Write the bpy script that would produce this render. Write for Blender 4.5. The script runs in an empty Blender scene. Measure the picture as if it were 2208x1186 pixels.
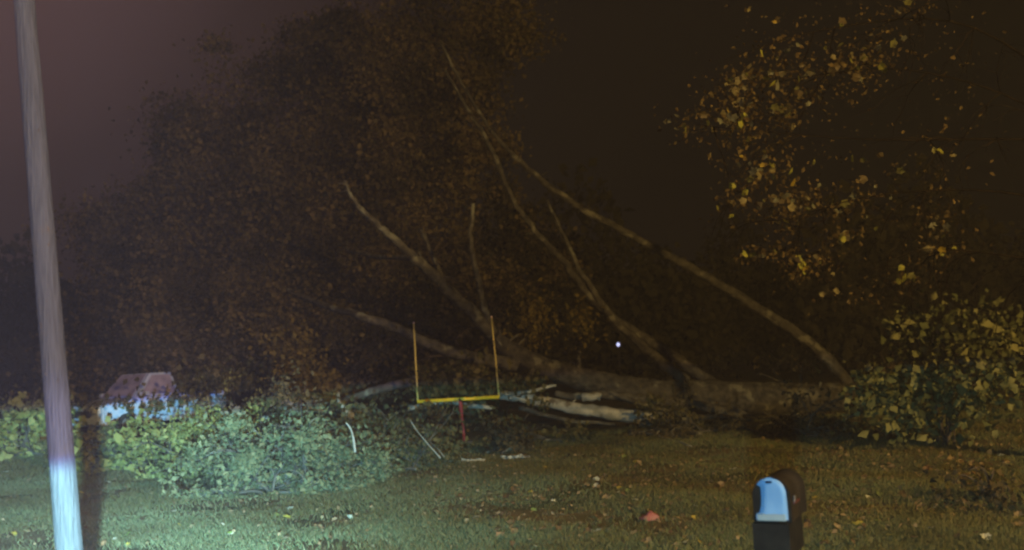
import bpy, math, random
import numpy as np
from mathutils import Vector, Matrix
random.seed(7); rng = np.random.default_rng(11)
R = math.radians
scn = bpy.context.scene
col = scn.collection

# ---------------------------------------------------------------- camera
F = 2120.0; CX, CY = 1104.0, 593.0
PITCH, ROLL, CAM_H = R(5.04), R(3.5), 2.2
fw = Vector((0, math.cos(PITCH), math.sin(PITCH)))
r0 = Vector((1, 0, 0)); u0 = Vector((0, -math.sin(PITCH), math.cos(PITCH)))
cr = math.cos(ROLL)*r0 - math.sin(ROLL)*u0
cu = math.sin(ROLL)*r0 + math.cos(ROLL)*u0
cam_pos = Vector((0, 0, CAM_H))
cam = bpy.data.cameras.new('camera'); camo = bpy.data.objects.new('camera', cam); col.objects.link(camo)
cam.sensor_width = 36; cam.lens = F/2208*36; cam.clip_end = 600; cam.clip_start = 0.1
m = Matrix((cr, cu, -fw)).transposed().to_4x4(); m.translation = cam_pos
camo.matrix_world = m
cam.dof.use_dof = True; cam.dof.focus_distance = 14; cam.dof.aperture_fstop = 0.9
scn.camera = camo

# ---------------------------------------------------------------- world
w = bpy.data.worlds.new('World'); scn.world = w; w.use_nodes = True
nt = w.node_tree; nt.nodes.clear()
N = nt.nodes.new; Lk = nt.links.new
out = N('ShaderNodeOutputWorld'); bg = N('ShaderNodeBackground'); Lk(bg.outputs[0], out.inputs[0])
# clouded night sky with light pollution: a broad dull red glow over the town to the upper left
tc = N('ShaderNodeTexCoord'); dot = N('ShaderNodeVectorMath'); dot.operation = 'DOT_PRODUCT'
gd = Vector((-0.55, 0.75, 0.55)).normalized(); dot.inputs[1].default_value = gd
Lk(tc.outputs['Generated'], dot.inputs[0])
rp = N('ShaderNodeValToRGB'); Lk(dot.outputs['Value'], rp.inputs[0])
e = rp.color_ramp; e.interpolation = 'EASE'
e.elements[0].position = 0.52; e.elements[0].color = (0.0022, 0.0018, 0.0015, 1)
e.elements[1].position = 1.0; e.elements[1].color = (0.100, 0.052, 0.042, 1)
for p_, cc in ((0.80, (0.0065, 0.0046, 0.0037)), (0.87, (0.0105, 0.0066, 0.0058)), (0.93, (0.030, 0.0160, 0.0140)), (0.966, (0.064, 0.033, 0.030))):
    k = e.elements.new(p_); k.color = (*cc, 1)
e.interpolation = 'LINEAR'
Lk(rp.outputs[0], bg.inputs[0]); bg.inputs[1].default_value = 0.9

scn.view_settings.view_transform = 'Standard'; scn.view_settings.look = 'None'
scn.view_settings.exposure = 0; scn.view_settings.gamma = 1
scn.cycles.filter_width = 2.3
scn.cycles.max_bounces = 4; scn.cycles.diffuse_bounces = 2; scn.cycles.transmission_bounces = 2
scn.cycles.volume_bounces = 0; scn.cycles.caustics_reflective = False; scn.cycles.caustics_refractive = False
scn.cycles.sample_clamp_indirect = 1.0
scn.cycles.use_denoising = True

# ---------------------------------------------------------------- lights
def point(name, loc, energy, color, radius):
    l = bpy.data.lights.new(name, 'POINT'); l.energy = energy; l.color = color; l.shadow_soft_size = radius
    o = bpy.data.objects.new(name, l); o.location = loc; col.objects.link(o); return o
# vehicle headlamp beside the camera: beam pattern with a flat cut-off, aimed to the left
HEAD = Vector((-0.13, -0.6, 1.42))
hl = point('headlamp', HEAD, 76000, (1, 1, 1), 0.09)
hl.data.use_nodes = True; t = hl.data.node_tree; n = t.nodes; L = t.links.new
em = n['Emission']
tcx = n.new('ShaderNodeTexCoord'); sp = n.new('ShaderNodeSeparateXYZ')
L(tcx.outputs['Normal'], sp.inputs[0])
def mth(op, a, b=None, c=None, tree=None):
    q = (tree or t).nodes.new('ShaderNodeMath'); q.operation = op
    for i, v in enumerate((a, b, c)):
        if v is None: continue
        if isinstance(v, (int, float)): q.inputs[i].default_value = v
        else: (tree or t).links.new(v, q.inputs[i])
    return q.outputs[0]
az = mth('ARCTAN2', sp.outputs[0], sp.outputs[1])
dz = mth('DIVIDE', mth('SUBTRACT', az, R(-21)), R(13.5))
gau = mth('EXPONENT', mth('MULTIPLY', mth('MULTIPLY', dz, dz), -1.0))
side = mth('MULTIPLY_ADD', gau, 1.0, 0.04)
er = n.new('ShaderNodeValToRGB'); L(mth('MULTIPLY_ADD', sp.outputs[2], 5.0, 0.5), er.inputs[0])
c = er.color_ramp                      # elevation 0 is at 0.5; 0.05 per 0.01 of slope
c.elements[0].position = 0.0; c.elements[0].color = (0.38, 0.79, 0.95, 1)
c.elements[1].position = 1.0; c.elements[1].color = (0.055, 0.055, 0.085, 1)
for p_, cc in ((0.53, (0.38, 0.78, 0.97)), (0.552, (0.16, 0.22, 0.72)), (0.575, (0.12, 0.125, 0.21)), (0.8, (0.11, 0.11, 0.19))):
    k = c.elements.new(p_); k.color = (*cc, 1)
L(er.outputs[0], em.inputs['Color']); L(side, em.inputs['Strength'])
# sodium street lamp behind and to the right of the camera
point('street_lamp_light', (15.0, -10.0, 10), 36000, (1.0, 0.61, 0.17), 0.15)
# the lamp on the utility pole, above the picture
point('pole_lamp_light', (-6.4, 9.2, 8.6), 300, (1.0, 0.42, 0.38), 0.12)

# ---------------------------------------------------------------- helpers
def P(px, py, d):
    v = fw + (px-CX)/F*cr - (py-CY)/F*cu
    return cam_pos + v*(d/v.y)
def terrain(x, y):
    x = np.asarray(x, float); y = np.asarray(y, float)
    s = np.clip((y-23)/8, 0, 1); s = s*s*(3-2*s)
    q = np.clip((-x-3)/7, 0, 1); q = q*q*(3-2*q)
    far = np.clip((np.hypot(x, y)-90)/200, 0, 1)
    return s*q*0.75 + 0.05*np.sin(x*0.7+1.3)*np.sin(y*0.43) + 0.03*np.sin(x*1.9+y*1.1) - far*0.5
def gz(x, y): return float(terrain(x, y))
def G(px, py):                       # ground point seen at a pixel
    v = fw + (px-CX)/F*cr - (py-CY)/F*cu
    t_ = 5.0
    for _ in range(400):
        p = cam_pos + v*t_
        if p.z < gz(p.x, p.y): break
        t_ += 0.15
    return p

def tag(o, label=None, cat=None, group=None, kind=None):
    for kk, v in (('label', label), ('category', cat), ('group', group), ('kind', kind)):
        if v: o[kk] = v
    return o
def empty(name, loc=(0, 0, 0), rz=0):
    o = bpy.data.objects.new(name, None); o.location = loc; o.rotation_euler = (0, 0, rz)
    o.empty_display_size = 0.2; col.objects.link(o); return o
def link(name, me, mat=None, parent=None, smooth=False):
    if mat is not None and not me.materials: me.materials.append(mat)
    if smooth: me.shade_smooth()
    o = bpy.data.objects.new(name, me); col.objects.link(o)
    if parent is not None: o.parent = parent
    return o
class MB:
    """collects verts and faces of one mesh (world coords, shifted to the parent's origin on build)"""
    def __init__(s): s.v = []; s.f = []; s.n = 0
    def add(s, v, f):
        v = np.asarray(v, float).reshape(-1, 3); s.v.append(v)
        s.f += [tuple(i+s.n for i in q) for q in f]; s.n += len(v)
        return s
    def tube(s, pts, rad, sides=8, cap=True, lump=0.0):
        pts = [Vector(p) for p in pts]; n_ = len(pts)
        if not hasattr(rad, '__len__'): rad = [rad]*n_
        V = []; up = Vector((0.13, 0.31, 0.94)).normalized()
        for i, p in enumerate(pts):
            tdir = (pts[min(i+1, n_-1)]-pts[max(i-1, 0)]).normalized()
            a = tdir.cross(up)
            if a.length < 1e-3: a = tdir.cross(Vector((1, 0, 0)))
            a.normalize(); b = a.cross(tdir)
            for k_ in range(sides):
                an = 2*math.pi*k_/sides; rr = rad[i]*(1+lump*(random.random()-.5))
                V.append(p + (a*math.cos(an)+b*math.sin(an))*rr)
        Fc = [(i*sides+k_, i*sides+(k_+1) % sides, (i+1)*sides+(k_+1) % sides, (i+1)*sides+k_) for i in range(n_-1) for k_ in range(sides)]
        if cap: Fc += [tuple(range(sides))[::-1], tuple((n_-1)*sides+k_ for k_ in range(sides))]
        return s.add([tuple(q) for q in V], Fc)
    def box(s, c, d, M=None):
        V = [Vector((x*d[0]/2, y*d[1]/2, z*d[2]/2)) for z in (-1, 1) for y in (-1, 1) for x in (-1, 1)]
        if M is not None: V = [M @ q for q in V]
        return s.add([tuple(Vector(c)+q) for q in V], [(0, 2, 3, 1), (4, 5, 7, 6), (0, 1, 5, 4), (2, 6, 7, 3), (0, 4, 6, 2), (1, 3, 7, 5)])
    def mesh(s, name, origin=(0, 0, 0)):
        me = bpy.data.meshes.new(name); v = np.concatenate(s.v) - np.array(tuple(origin))
        me.from_pydata(v.tolist(), [], s.f); me.update(); return me
    def build(s, name, mat, parent=None, smooth=False, origin=None, bevel=0):
        o_ = origin if origin is not None else (parent.location if parent is not None else (0, 0, 0))
        if parent is not None and parent.parent is not None: o_ = parent.parent.location
        o = link(name, s.mesh(name, o_), mat, parent, smooth)
        if parent is None: o.location = o_
        if bevel:
            b = o.modifiers.new('b', 'BEVEL'); b.width = bevel; b.segments = 2; b.limit_method = 'ANGLE'
        return o

def spline(pts, per=6):
    pts = [Vector(p) for p in pts]; out_ = []
    for i in range(len(pts)-1):
        a = pts[max(i-1, 0)]; b = pts[i]; c_ = pts[i+1]; d_ = pts[min(i+2, len(pts)-1)]
        for k_ in range(per):
            t_ = k_/per
            out_.append(0.5*((2*b)+(c_-a)*t_+(2*a-5*b+4*c_-d_)*t_*t_+(3*b-a-3*c_+d_)*t_**3))
    out_.append(pts[-1]); return out_
def taper(n_, r1, r2): return [r1+(r2-r1)*(i/(n_-1)) for i in range(n_)]

def leaf_mesh(name, pos, size, mat, origin=(0, 0, 0), up_bias=0.0, elong=1.7, face=None):
    """one mesh of folded leaves (4 triangles... two folded halves) at the given points"""
    pos = np.asarray(pos, float)-np.array(tuple(origin)); n_ = len(pos)
    a = rng.normal(size=(n_, 3)); a[:, 2] -= 0.35; a /= np.linalg.norm(a, axis=1)[:, None]
    b = rng.normal(size=(n_, 3))
    if face is not None: b = b*0.8
    nn = np.cross(a, b); nn /= np.linalg.norm(nn, axis=1)[:, None]
    if up_bias: nn[:, 2] += up_bias; nn /= np.linalg.norm(nn, axis=1)[:, None]; a -= nn*np.sum(a*nn, axis=1)[:, None]; a /= np.linalg.norm(a, axis=1)[:, None]
    b = np.cross(nn, a)
    s = (size*(0.45+1.15*rng.random(n_)**1.6))[:, None]; h = s/elong
    V = np.stack([pos, pos+a*s*0.45+b*h*0.5+nn*h*0.25, pos+a*s, pos+a*s*0.45-b*h*0.5+nn*h*0.25], 1).reshape(-1, 3)
    me = bpy.data.meshes.new(name); me.vertices.add(4*n_); me.vertices.foreach_set('co', V.ravel())
    me.loops.add(6*n_); me.polygons.add(2*n_)
    base = np.arange(n_)[:, None]*4
    idx = (base+np.array([0, 1, 2, 0, 2, 3])).ravel()
    me.loops.foreach_set('vertex_index', idx.astype(np.int32))
    me.polygons.foreach_set('loop_start', np.arange(0, 6*n_, 3, dtype=np.int32))
    me.polygons.foreach_set('loop_total', np.full(2*n_, 3, dtype=np.int32))
    me.update(calc_edges=True); me.validate()
    me.materials.append(mat); return me

# ---------------------------------------------------------------- materials
def mat(name, c1, c2=None, rough=0.8, scale=6.0, bump=0.0, metal=0.0, spec=0.3, detail=4, stretch=None, lo=.35, hi=.65, c3=None, s3=1.0, p3=.55, trans=0, island=None, emit=None, coat=0, patch=None):
    M = bpy.data.materials.new(name); M.use_nodes = True; T = M.node_tree; n_ = T.nodes; L_ = T.links.new
    b = n_['Principled BSDF']; b.inputs['Roughness'].default_value = rough; b.inputs['Metallic'].default_value = metal
    b.inputs['Specular IOR Level'].default_value = spec; b.inputs['Base Color'].default_value = (*c1, 1)
    b.inputs['Coat Weight'].default_value = coat
    colout = None
    if c2 is not None:
        tc_ = n_.new('ShaderNodeTexCoord'); mp = n_.new('ShaderNodeMapping'); L_(tc_.outputs['Object'], mp.inputs[0])
        if stretch: mp.inputs['Scale'].default_value = stretch
        nz = n_.new('ShaderNodeTexNoise'); nz.inputs['Scale'].default_value = scale; nz.inputs['Detail'].default_value = detail; L_(mp.outputs[0], nz.inputs[0])
        rp_ = n_.new('ShaderNodeValToRGB'); L_(nz.outputs[0], rp_.inputs[0])
        rp_.color_ramp.elements[0].position = lo; rp_.color_ramp.elements[0].color = (*c1, 1)
        rp_.color_ramp.elements[1].position = hi; rp_.color_ramp.elements[1].color = (*c2, 1)
        colout = rp_.outputs[0]
        if c3 is not None:
            n3 = n_.new('ShaderNodeTexNoise'); n3.inputs['Scale'].default_value = s3; n3.inputs['Detail'].default_value = 5; L_(tc_.outputs['Object'], n3.inputs[0])
            r3 = n_.new('ShaderNodeValToRGB'); L_(n3.outputs[0], r3.inputs[0]); r3.color_ramp.elements[0].position = p3; r3.color_ramp.elements[1].position = p3+.07
            mx = n_.new('ShaderNodeMix'); mx.data_type = 'RGBA'; L_(r3.outputs[0], mx.inputs['Factor']); L_(colout, mx.inputs['A']); mx.inputs['B'].default_value = (*c3, 1)
            colout = mx.outputs['Result']
        if bump:
            bp = n_.new('ShaderNodeBump'); bp.inputs['Strength'].default_value = bump; bp.inputs['Distance'].default_value = 0.03
            L_(nz.outputs[0], bp.inputs['Height']); L_(bp.outputs[0], b.inputs['Normal'])
    if island is not None:
        g = n_.new('ShaderNodeNewGeometry'); rp_ = n_.new('ShaderNodeValToRGB'); L_(g.outputs['Random Per Island'], rp_.inputs[0])
        cr_ = rp_.color_ramp; cr_.elements[0].color = (*island[0], 1); cr_.elements[1].color = (*island[-1], 1)
        for i, cc in enumerate(island[1:-1]): kk = cr_.elements.new((i+1)/(len(island)-1)); kk.color = (*cc, 1)
        colout = rp_.outputs[0]
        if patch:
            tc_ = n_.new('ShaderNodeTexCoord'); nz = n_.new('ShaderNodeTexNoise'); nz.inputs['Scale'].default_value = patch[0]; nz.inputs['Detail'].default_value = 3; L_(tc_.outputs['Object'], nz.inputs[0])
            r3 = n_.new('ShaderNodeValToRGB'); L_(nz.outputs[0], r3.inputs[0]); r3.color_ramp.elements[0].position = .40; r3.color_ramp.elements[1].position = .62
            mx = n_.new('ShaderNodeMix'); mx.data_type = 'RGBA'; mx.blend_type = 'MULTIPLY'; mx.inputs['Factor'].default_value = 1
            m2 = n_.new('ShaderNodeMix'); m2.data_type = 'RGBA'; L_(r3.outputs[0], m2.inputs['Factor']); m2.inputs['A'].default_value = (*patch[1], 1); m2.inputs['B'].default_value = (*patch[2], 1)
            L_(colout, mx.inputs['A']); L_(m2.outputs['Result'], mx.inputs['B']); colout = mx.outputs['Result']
    if colout is not None: L_(colout, b.inputs['Base Color'])
    if emit: b.inputs['Emission Color'].default_value = (*emit[0], 1); b.inputs['Emission Strength'].default_value = emit[1]
    if trans:
        tr = n_.new('ShaderNodeBsdfTranslucent'); ms = n_.new('ShaderNodeMixShader'); ms.inputs[0].default_value = trans
        if colout is not None: L_(colout, tr.inputs[0])
        else: tr.inputs[0].default_value = (*c1, 1)
        L_(b.outputs[0], ms.inputs[1]); L_(tr.outputs[0], ms.inputs[2]); L_(ms.outputs[0], n_['Material Output'].inputs[0])
    return M
M_ground = mat('soil_and_turf', (0.08, 0.08, 0.035), (0.16, 0.13, 0.07), rough=.95, scale=1.1, detail=8, bump=.6, c3=(0.06, 0.07, 0.028), s3=.5, p3=.52, spec=.1)
M_blade = mat('grass_blades', (.06, .08, .03), island=[(0.095, 0.125, 0.06), (0.13, 0.165, 0.085), (0.155, 0.18, 0.095), (0.19, 0.20, 0.12)], rough=.7, trans=.3, spec=.2, patch=(.33, (1.1, 1.05, .95), (.85, .66, .46)))
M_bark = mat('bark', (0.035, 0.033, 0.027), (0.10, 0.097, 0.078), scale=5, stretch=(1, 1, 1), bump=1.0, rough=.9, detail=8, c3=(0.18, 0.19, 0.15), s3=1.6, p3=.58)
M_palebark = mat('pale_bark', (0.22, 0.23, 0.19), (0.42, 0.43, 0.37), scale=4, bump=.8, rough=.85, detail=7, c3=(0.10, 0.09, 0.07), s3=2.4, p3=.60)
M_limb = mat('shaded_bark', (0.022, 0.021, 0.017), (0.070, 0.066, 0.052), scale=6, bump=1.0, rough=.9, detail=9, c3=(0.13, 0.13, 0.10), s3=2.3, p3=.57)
M_darkbark = mat('dark_bark', (0.035, 0.028, 0.02), (0.09, 0.07, 0.05), scale=5, bump=.8, rough=.9)
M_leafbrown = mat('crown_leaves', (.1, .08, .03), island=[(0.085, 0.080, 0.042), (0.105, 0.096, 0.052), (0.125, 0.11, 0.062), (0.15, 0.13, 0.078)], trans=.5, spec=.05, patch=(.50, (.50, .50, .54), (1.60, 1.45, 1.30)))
M_leafgold = mat('golden_leaves', (.2, .12, .02), island=[(0.11, 0.085, 0.022), (0.20, 0.15, 0.035), (0.15, 0.13, 0.035)], trans=.35)
M_leafgreen = mat('green_leaves', (.08, .1, .03), island=[(0.085, 0.105, 0.048), (0.13, 0.15, 0.07), (0.165, 0.185, 0.09), (0.22, 0.225, 0.12)], trans=.3)
M_leafyel = mat('yellow_green_leaves', (.1, .12, .03), island=[(0.15, 0.165, 0.045), (0.24, 0.25, 0.07), (0.33, 0.33, 0.12)], trans=.3)
M_leafolive = mat('olive_leaves', (.08, .08, .03), island=[(0.05, 0.055, 0.018), (0.10, 0.095, 0.032), (0.15, 0.13, 0.055)], trans=.3)
M_wood = mat('weathered_pole_wood', (0.040, 0.041, 0.043), (0.070, 0.072, 0.076), scale=60, stretch=(1, 1, .05), bump=1.0, rough=.85, detail=8, c3=(0.07, 0.065, 0.06), s3=2.2, p3=.60)
M_farwood = mat('far_leaves', (.03, .03, .015), island=[(0.02, 0.02, 0.01), (0.045, 0.04, 0.02)], rough=.9)

# ---------------------------------------------------------------- ground
def build_ground():
    xs = np.concatenate([np.linspace(-300, -26, 24), np.linspace(-24, 24, 121), np.linspace(26, 300, 24)])
    ys = np.concatenate([np.linspace(-60, 2, 16), np.linspace(3, 46, 130), np.linspace(50, 420, 26)])
    X, Y = np.meshgrid(xs, ys); Z = terrain(X, Y)
    fine = (np.abs(X) < 24.5) & (Y > 2.5) & (Y < 46.5)
    Z = Z + fine*rng.normal(size=Z.shape)*0.012
    nx, ny = len(xs), len(ys)
    v = np.stack([X, Y, Z], -1).reshape(-1, 3)
    f = [(j*nx+i, j*nx+i+1, (j+1)*nx+i+1, (j+1)*nx+i) for j in range(ny-1) for i in range(nx-1)]
    me = bpy.data.meshes.new('lawn'); me.from_pydata(v.tolist(), [], f); me.update()
    o = link('ground', me, M_ground, smooth=True); tag(o, kind='structure')
build_ground()

def build_grass():
    n_ = 520000
    # density falls with distance
    u = rng.random(n_); y = 9.5+(30-9.5)*u**1.25
    x = (rng.random(n_)*1.16-0.58)*y*1.04
    keep = rng.random(n_) < np.clip(0.75+0.9*np.sin(x*1.3+y*.5+np.sin(y*.9)*1.4)*np.sin(y*.8-x*.5+np.sin(x*1.1)), .12, 1)
    x = x[keep]; y = y[keep]; n_ = len(x)
    z = terrain(x, y)-0.01
    patch = 0.55+0.55*np.sin(x*.9+2+np.sin(y*.6))*np.sin(y*.7+np.sin(x*.8)*1.5)
    h = (0.030+0.055*rng.random(n_)**1.5)*(0.7+.6*patch)*(1+(y-10)*0.01)
    an = rng.random(n_)*2*np.pi; wd = 0.006+0.006*rng.random(n_)+0.0004*(y-10)
    dx = np.cos(an)*wd; dy = np.sin(an)*wd
    lx = rng.normal(size=n_)*h*.55; ly = rng.normal(size=n_)*h*.55
    V = np.stack([np.stack([x-dx, y-dy, z], 1), np.stack([x+dx, y+dy, z], 1), np.stack([x+lx, y+ly, z+h], 1)], 1).reshape(-1, 3)
    me = bpy.data.meshes.new('grass'); me.vertices.add(3*n_); me.vertices.foreach_set('co', V.ravel())
    me.loops.add(3*n_); me.polygons.add(n_); me.loops.foreach_set('vertex_index', np.arange(3*n_, dtype=np.int32))
    me.polygons.foreach_set('loop_start', np.arange(0, 3*n_, 3, dtype=np.int32)); me.polygons.foreach_set('loop_total', np.full(n_, 3, dtype=np.int32))
    me.update(calc_edges=True)
    o = link('grass', me, M_blade); tag(o, 'short rough grass covering the whole lawn', 'grass', kind='stuff')
build_grass()

# ---------------------------------------------------------------- far wood
def far_wood():
    pts = []
    for i in range(70):
        a = -0.62+1.24*i/69+random.uniform(-.01, .01); d = random.uniform(58, 90)
        cx, cy = math.sin(a)*d*1.05, math.cos(a)*d; H = random.uniform(7, 15)
        k_ = 900
        q = rng.normal(size=(k_, 3)); q /= np.linalg.norm(q, axis=1)[:, None]; q *= (rng.random(k_)**.4)[:, None]
        pts.append(np.stack([cx+q[:, 0]*3.4, cy+q[:, 1]*3, H*.52+q[:, 2]*H*.48], 1))
    me = leaf_mesh('far_wood', np.concatenate(pts), 0.6, M_farwood, elong=1.3)
    tag(link('far_wood', me), 'dark distant wood along the horizon behind the yard', 'woodland', kind='stuff')
far_wood()

# ---------------------------------------------------------------- branch growth
def grow(p, d, Ln, r, lvl, tubes, tips, droop=0.12, kids=(3, 5), wob=.18, spread=(25, 60)):
    n_ = 5; pts = [Vector(p)]; d = Vector(d).normalized()
    for i in range(n_):
        d = (d+Vector((random.gauss(0, wob), random.gauss(0, wob), random.gauss(0, wob)-droop*.5))).normalized()
        pts.append(pts[-1]+d*Ln/n_)
        g = gz(pts[-1].x, pts[-1].y)
        if pts[-1].z < g+.03: pts[-1].z = g+.03; d.z = abs(d.z)*.3
    tubes.append((pts, taper(n_+1, r, r*.35)))
    if lvl == 0:
        for q in pts[1:]: tips.append(tuple(q))
        return
    for _ in range(random.randint(*kids)):
        i = random.randint(1, n_); b = pts[i]
        base = (pts[i]-pts[i-1]).normalized(); ax = Vector((random.gauss(0, 1), random.gauss(0, 1), random.gauss(0, 1))).normalized()
        nd = Matrix.Rotation(R(random.uniform(*spread)), 3, ax) @ base
        grow(b, nd, Ln*random.uniform(.45, .7), r*.5, lvl-1, tubes, tips, droop, kids, wob, spread)
def twig_mesh(tubes, sides=4):
    m_ = MB()
    for pts, rad in tubes: m_.tube(pts, rad, sides, cap=False)
    return m_
def scatter(tips, n_, sig):
    t_ = np.array(tips); i = rng.integers(0, len(t_), n_)
    p = t_[i]+rng.normal(size=(n_, 3))*sig
    g = terrain(p[:, 0], p[:, 1]); p[:, 2] = np.maximum(p[:, 2], g+.03+.1*rng.random(n_)); return p

# ---------------------------------------------------------------- fallen tree
tree_o = G(1640, 905); tree_o.z = gz(tree_o.x, tree_o.y)
FT = empty('fallen_tree', tree_o)
tag(FT, 'huge uprooted multi stemmed tree lying across the back of the lawn', 'fallen tree')
DT = 31.5
def limb(pix, w1, w2, mt, name='limb', dd=None, lump=.16, per=6, sides=9):
    pts = [P(a, b, (DT if len(q) == 0 else q[0])) for a, b, *q in pix]
    pts = spline(pts, per)
    pts = [p+Vector((random.gauss(0, .02), random.gauss(0, .02), random.gauss(0, .018))) for p in pts]
    m_ = MB().tube(pts, taper(len(pts), w1/2*DT/F, w2/2*DT/F), sides, lump=lump)
    m_.build(name, mt, FT, smooth=True); return pts
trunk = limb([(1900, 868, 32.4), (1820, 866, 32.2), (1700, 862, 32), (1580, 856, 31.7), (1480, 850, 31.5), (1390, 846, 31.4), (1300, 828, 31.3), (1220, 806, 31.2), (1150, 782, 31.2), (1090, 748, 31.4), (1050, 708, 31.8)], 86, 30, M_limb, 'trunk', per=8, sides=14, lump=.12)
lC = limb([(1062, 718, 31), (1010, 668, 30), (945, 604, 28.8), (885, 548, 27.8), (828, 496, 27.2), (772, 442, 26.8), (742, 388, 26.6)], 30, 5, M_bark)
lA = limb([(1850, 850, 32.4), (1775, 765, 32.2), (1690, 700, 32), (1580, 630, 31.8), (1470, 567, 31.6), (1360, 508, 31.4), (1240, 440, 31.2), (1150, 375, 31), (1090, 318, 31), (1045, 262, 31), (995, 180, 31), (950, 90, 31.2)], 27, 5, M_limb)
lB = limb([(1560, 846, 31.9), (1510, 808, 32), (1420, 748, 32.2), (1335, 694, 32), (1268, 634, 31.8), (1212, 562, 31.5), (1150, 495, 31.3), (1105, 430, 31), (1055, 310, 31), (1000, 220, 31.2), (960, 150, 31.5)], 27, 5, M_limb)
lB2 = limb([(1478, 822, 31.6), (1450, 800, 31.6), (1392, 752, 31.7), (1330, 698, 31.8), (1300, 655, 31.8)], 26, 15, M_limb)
lB3 = limb([(1300, 662, 31.8), (1255, 590, 31.5), (1212, 500, 31.3), (1180, 430, 31.2)], 15, 5, M_bark)
lD = limb([(1058, 708, 30.8), (1040, 640, 30), (1024, 575, 29.4), (1016, 515, 29), (1020, 440, 29)], 16, 7, M_bark)
lE = limb([(1120, 786, 31.2), (1060, 778, 31), (1000, 766, 30.4), (920, 740, 29.6), (850, 706, 29), (780, 682, 29), (690, 656, 31), (560, 600, 34), (430, 560, 34.5)], 30, 8, M_bark)
lF = limb([(1450, 905, 29.6), (1400, 902, 29.6), (1330, 893, 29.6), (1250, 882, 29.7), (1180, 868, 29.8), (1120, 857, 30), (1080, 852, 30.2)], 30, 18, M_palebark)
lF2 = limb([(1600, 895, 30.4), (1500, 872, 30.6), (1400, 862, 30.6), (1300, 850, 30.6), (1256, 856, 30.2), (1200, 850, 30.1)], 20, 14, M_bark)
lG = limb([(900, 820, 30), (832, 834, 30), (765, 856, 30), (712, 878, 29.9), (700, 905, 29.8)], 20, 11, M_bark)
lH = limb([(1245, 812, 31.1), (1247, 785, 31.1), (1250, 758, 31.1)], 12, 8, M_bark)
lI = limb([(705, 870, 29.8), (640, 790, 31.5), (560, 700, 33.5), (470, 600, 34), (380, 480, 34)], 14, 6, M_bark)
lJ = limb([(900, 560, 28.2), (760, 540, 32), (620, 470, 34), (500, 380, 34.5)], 12, 5, M_bark)
lK = limb([(960, 620, 32.3), (900, 480, 33), (800, 330, 34), (740, 220, 35)], 13, 5, M_bark)
def stubs(line, n_, r, Ln, mt=M_bark, lo=.05, hi=.95):
    for _ in range(n_):
        i = int(len(line)*random.uniform(lo, hi)); d = Vector((random.gauss(-.3, .6), random.gauss(-.5, .5), random.uniform(.1, 1))).normalized()
        p = line[i]; q = [p, p+d*Ln*.5*random.uniform(.5, 1)]; q.append(q[1]+(d+Vector((random.gauss(0, .4), 0, random.gauss(0, .4))))*Ln*.5)
        MB().tube(q, [r, r*.7, r*.45], 6, lump=.3).build('branch_stub', mt, FT, smooth=True)
stubs(trunk, 14, .06, .7, lo=.1); stubs(lC, 8, .03, .5); stubs(lF, 6, .035, .35, M_palebark); stubs(lA, 9, .03, .5, lo=.2); stubs(lB, 8, .03, .5); stubs(lB2, 3, .03, .3); stubs(lE, 6, .03, .5)
for a in [([(1255, 857, 29.8), (1297, 855, 29.8)], 18, 16, M_palebark), ([(1090, 850, 29.8), (1150, 842, 29.9), (1200, 830, 30)], 9, 6, M_palebark),
          ([(1120, 880, 29.3), (1220, 905, 29.2), (1330, 915, 29.2)], 10, 6, M_bark), ([(1150, 795, 30.4), (1130, 830, 30.2), (1100, 862, 30)], 9, 5, M_bark),
          ([(880, 880, 29.4), (960, 868, 29.5), (1060, 880, 29.5)], 14, 8, M_palebark), ([(760, 900, 28.8), (735, 870, 29), (728, 845, 29.2)], 14, 8, M_palebark),
          ([(1380, 915, 29), (1500, 900, 29.2), (1620, 905, 29.5), (1760, 890, 30)], 12, 7, M_bark), ([(1580, 880, 30.5), (1660, 915, 30), (1740, 925, 29.6)], 10, 5, M_bark),
          ([(1300, 840, 30.7), (1420, 880, 30), (1560, 905, 29.7)], 13, 7, M_bark), ([(560, 905, 28), (640, 880, 28.5), (705, 885, 29)], 9, 6, M_palebark)]:
    limb(*a, name='broken_limb', lump=.35, per=4, sides=7)
# root plate with broken roots at the butt of the trunk
rp0 = P(1880, 866, 32.5); m_ = MB()
import bmesh
bm = bmesh.new(); bmesh.ops.create_icosphere(bm, subdivisions=3, radius=1.0)
V = []
for v in bm.verts:
    q = v.co.copy(); k_ = 1+.22*math.sin(q.y*7+q.z*3)*math.cos(q.z*6)+random.uniform(-.07, .07)
    V.append((rp0.x+.35+q.x*.45*k_, rp0.y+q.y*1.1*k_, rp0.z-.1+q.z*1.0*k_))
m_.add(V, [tuple(x.index for x in f.verts) for f in bm.faces]); bm.free()
m_.build('root_plate', M_darkbark, FT)
for i in range(14):
    a = random.uniform(0, 2*math.pi); s = Vector((rp0.x+.4, rp0.y+math.cos(a)*.7, rp0.z-.1+math.sin(a)*.6)); tb = []; tp = []
    grow(s, (random.uniform(.1, .7), math.cos(a), math.sin(a)), random.uniform(.6, 1.2), .06, 1, tb, tp, 0.05, (1, 2))
    twig_mesh(tb, 5).build('root', M_darkbark, FT, smooth=True)
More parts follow.
